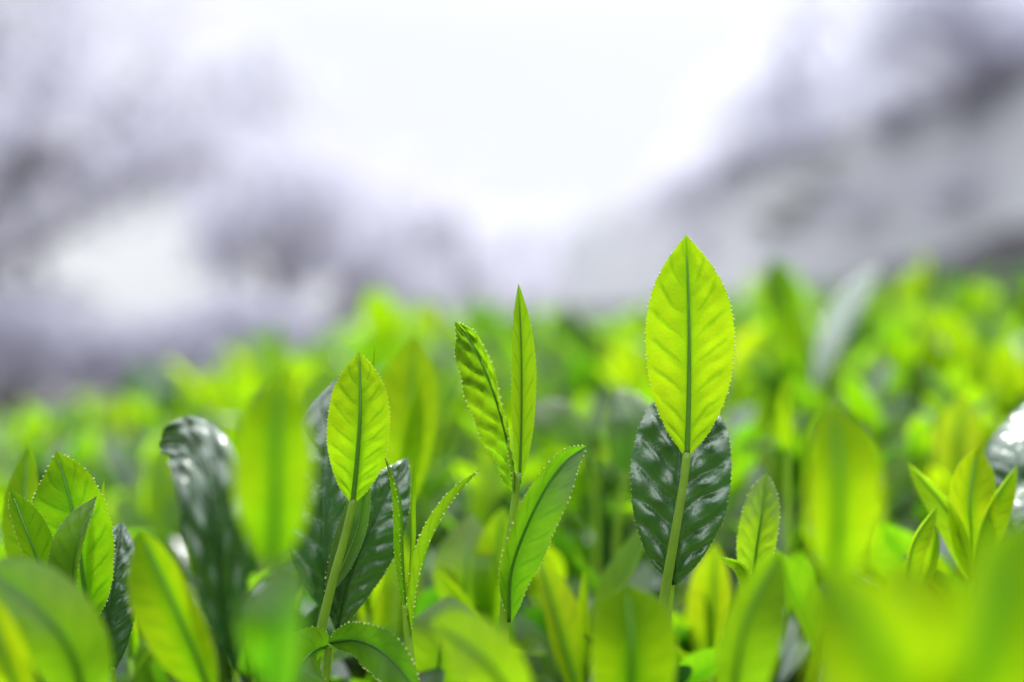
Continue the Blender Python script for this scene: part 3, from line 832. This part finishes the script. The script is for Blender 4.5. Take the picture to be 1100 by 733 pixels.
# left group
tree('tree', 'large grey tree filling the upper left corner', gp(-90, 12), P(-20, 40, 12),
     [lobe(-40, 60, 12, 150), lobe(90, 20, 12.3, 130), lobe(60, 150, 11.6, 120, 90), lobe(190, 80, 12.2, 110, 100), lobe(-70, 200, 12, 120, 80), lobe(150, 150, 12.4, 90, 60), lobe(20, -30, 12, 120, 80), lobe(230, 150, 12.6, 60, 50)], 4200, .065, 'pale_crown', .16, 1)
tree('tree', 'dark grey tree left of the bright gap near the left edge', gp(10, 15), P(10, 190, 15),
     [lobe(10, 190, 15, 95, 60), lobe(-40, 260, 15, 90, 70), lobe(130, 180, 15, 70, 34), lobe(20, 340, 15, 70, 36)], 2800, .075, 'grey_crown', .14, 2)
tree('tree', 'grey tree right of the bright gap, its crown reaching toward the open sky', gp(310, 16), P(310, 200, 16),
     [lobe(270, 190, 16, 95, 55), lobe(350, 220, 16, 90, 60), lobe(280, 270, 16, 75, 55), lobe(400, 290, 16, 60, 40), lobe(235, 240, 16, 36, 30)], 2600, .08, 'pale_crown', .14, 3)
tree('shrub', 'low grey shrub at the left edge under the trees', gp(10, 14), P(10, 370, 14), [lobe(10, 370, 14, 90, 45), lobe(-60, 380, 14, 90, 40), lobe(90, 385, 14, 70, 35)], 2200, .09, 'pale_crown', .06, 4)
tree('shrub', 'low grey shrub under the bright gap in the trees', gp(210, 14.5), P(210, 370, 14.5), [lobe(180, 380, 14.5, 80, 40), lobe(270, 365, 14.5, 70, 45)], 1700, .09, 'pale_crown', .06, 5)
tree('shrub', 'grey shrub at the inner end of the left tree row', gp(390, 17), P(390, 340, 17), [lobe(350, 345, 17, 70, 45), lobe(430, 345, 17, 80, 40), lobe(420, 310, 17, 50, 30)], 1300, .10, 'grey_crown', .06, 6)
# far middle
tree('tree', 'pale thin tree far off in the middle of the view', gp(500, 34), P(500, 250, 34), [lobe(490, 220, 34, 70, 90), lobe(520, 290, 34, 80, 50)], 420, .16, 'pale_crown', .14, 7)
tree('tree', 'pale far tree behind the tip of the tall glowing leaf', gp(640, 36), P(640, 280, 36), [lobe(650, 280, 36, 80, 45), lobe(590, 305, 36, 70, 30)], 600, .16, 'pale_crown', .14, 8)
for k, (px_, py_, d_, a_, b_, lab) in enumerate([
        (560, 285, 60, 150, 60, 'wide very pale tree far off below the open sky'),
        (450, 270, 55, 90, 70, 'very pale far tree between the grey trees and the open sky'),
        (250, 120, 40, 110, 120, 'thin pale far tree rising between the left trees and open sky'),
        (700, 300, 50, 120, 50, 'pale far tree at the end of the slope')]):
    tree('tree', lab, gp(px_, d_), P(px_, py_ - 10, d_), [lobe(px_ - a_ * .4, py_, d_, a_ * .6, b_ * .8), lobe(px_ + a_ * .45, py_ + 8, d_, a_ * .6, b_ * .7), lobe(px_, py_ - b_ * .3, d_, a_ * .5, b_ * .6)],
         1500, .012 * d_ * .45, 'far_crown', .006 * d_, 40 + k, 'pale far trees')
# right group on the slope
def sp(px, py, d):
    return P(px, py, d)
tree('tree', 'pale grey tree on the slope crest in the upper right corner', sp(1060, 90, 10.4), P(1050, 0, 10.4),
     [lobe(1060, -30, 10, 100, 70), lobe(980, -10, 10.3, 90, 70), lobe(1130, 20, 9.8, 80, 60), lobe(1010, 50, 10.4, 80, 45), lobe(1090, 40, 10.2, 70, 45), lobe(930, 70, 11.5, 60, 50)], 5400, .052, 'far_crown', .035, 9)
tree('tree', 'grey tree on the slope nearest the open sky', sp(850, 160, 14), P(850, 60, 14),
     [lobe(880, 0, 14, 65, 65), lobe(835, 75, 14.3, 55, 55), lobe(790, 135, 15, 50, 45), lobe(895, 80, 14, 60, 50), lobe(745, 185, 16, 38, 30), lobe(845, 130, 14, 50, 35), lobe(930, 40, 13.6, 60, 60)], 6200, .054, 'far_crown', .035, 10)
tree('shrub', 'long grey shrub on the crest of the pale slope', sp(860, 160, 13), P(860, 150, 13),
     [lobe(px_, py_ + 6 * math.sin(px_), d_, 44, 20) for px_, py_, d_ in [(700, 216, 17.6), (735, 206, 16.6), (775, 192, 15.6), (820, 174, 14.6), (865, 156, 13.6), (910, 138, 12.8), (955, 120, 12), (1000, 104, 11.4), (1045, 88, 10.7), (1095, 68, 10.1), (1140, 50, 9.5)]],
     5200, .045, 'pale_crown', .02, 11)
for px_, py_, d_, lab in [(760, 250, 15.6, 'small pale bush on the far end of the slope'), (930, 215, 11.8, 'small pale bush halfway up the slope beside the olive shrub'),
                          (1040, 200, 10.2, 'small pale bush on the near slope above the dark wall')]:
    tree('shrub', lab, sp(px_, py_ + 14, d_), P(px_, py_, d_), [lobe(px_ - 18, py_, d_, 40, 14), lobe(px_ + 26, py_ - 8, d_, 38, 13)], 600, .035, 'pale_crown', .015, int(px_), 'bushes on the pale slope')
tree('shrub', 'olive shrub growing down the middle of the pale slope', sp(860, 235, 13), P(860, 215, 13), [lobe(835, 238, 13.5, 36, 9), lobe(868, 218, 12.9, 36, 9), lobe(900, 198, 12.3, 36, 9)], 420, .04, 'olive_crown', .03, 12)

# ------------------------------------------------------------------ light
EL, AZ = 48.0, 12.0       # sun behind the bed, a little to the right
w = bpy.data.worlds.new('World'); SC.world = w; w.use_nodes = True
nt = w.node_tree; nt.nodes.clear()
sky = nt.nodes.new('ShaderNodeTexSky'); sky.sky_type = 'NISHITA'; sky.sun_disc = False
sky.sun_elevation = R(EL); sky.sun_rotation = R(AZ); sky.dust_density = 4.0; sky.air_density = 1.0; sky.ozone_density = 1.0
hs = nt.nodes.new('ShaderNodeHueSaturation'); hs.inputs[1].default_value = 0.35
bg = nt.nodes.new('ShaderNodeBackground'); bg.inputs[1].default_value = 0.13
ow = nt.nodes.new('ShaderNodeOutputWorld')
nt.links.new(sky.outputs[0], hs.inputs[4]); 
geo = nt.nodes.new('ShaderNodeTexCoord'); sx = nt.nodes.new('ShaderNodeSeparateXYZ'); nt.links.new(geo.outputs['Generated'], sx.inputs[0])
mr = nt.nodes.new('ShaderNodeMapRange'); nt.links.new(sx.outputs[2], mr.inputs[0])      # cloud veil: brighter overhead, as under any overcast sky
mr.interpolation_type = 'SMOOTHSTEP'; mr.inputs[1].default_value = 0.2; mr.inputs[2].default_value = 0.75; mr.inputs[3].default_value = 3.9; mr.inputs[4].default_value = 20.0
cl = nt.nodes.new('ShaderNodeMix'); cl.data_type = 'RGBA'; cl.blend_type = 'MULTIPLY'; cl.inputs[0].default_value = 1
cl.inputs[6].default_value = (0.91, 0.94, 1.0, 1); nt.links.new(mr.outputs[0], cl.inputs[7])
mx = nt.nodes.new('ShaderNodeMix'); mx.data_type = 'RGBA'; mx.inputs[0].default_value = 0.92
nt.links.new(hs.outputs[0], mx.inputs[6]); nt.links.new(cl.outputs[2], mx.inputs[7])
nt.links.new(mx.outputs[2], bg.inputs[0]); nt.links.new(bg.outputs[0], ow.inputs[0])
sun = bpy.data.lights.new('sun', 'SUN'); sun.energy = 1.5; sun.angle = R(10); sun.color = (1, .97, .92)
so = bpy.data.objects.new('sun', sun); COL.objects.link(so)
d = Vector((math.sin(R(AZ)) * math.cos(R(EL)), math.cos(R(AZ)) * math.cos(R(EL)), math.sin(R(EL))))
so.rotation_euler = d.to_track_quat('Z', 'Y').to_euler(); so.location = (0, 5, 6)

# ------------------------------------------------------------------ render settings
SC.render.engine = 'CYCLES'
SC.view_settings.view_transform = 'Standard'; SC.view_settings.look = 'None'
SC.view_settings.exposure = 0.88; SC.view_settings.gamma = 1.0; SC.view_settings.use_curve_mapping = False
SC.cycles.use_denoising = True
SC.cycles.max_bounces = 10; SC.cycles.diffuse_bounces = 5; SC.cycles.transmission_bounces = 6; SC.cycles.glossy_bounces = 3
SC.cycles.use_adaptive_sampling = False
SC.cycles.sample_clamp_indirect = 8
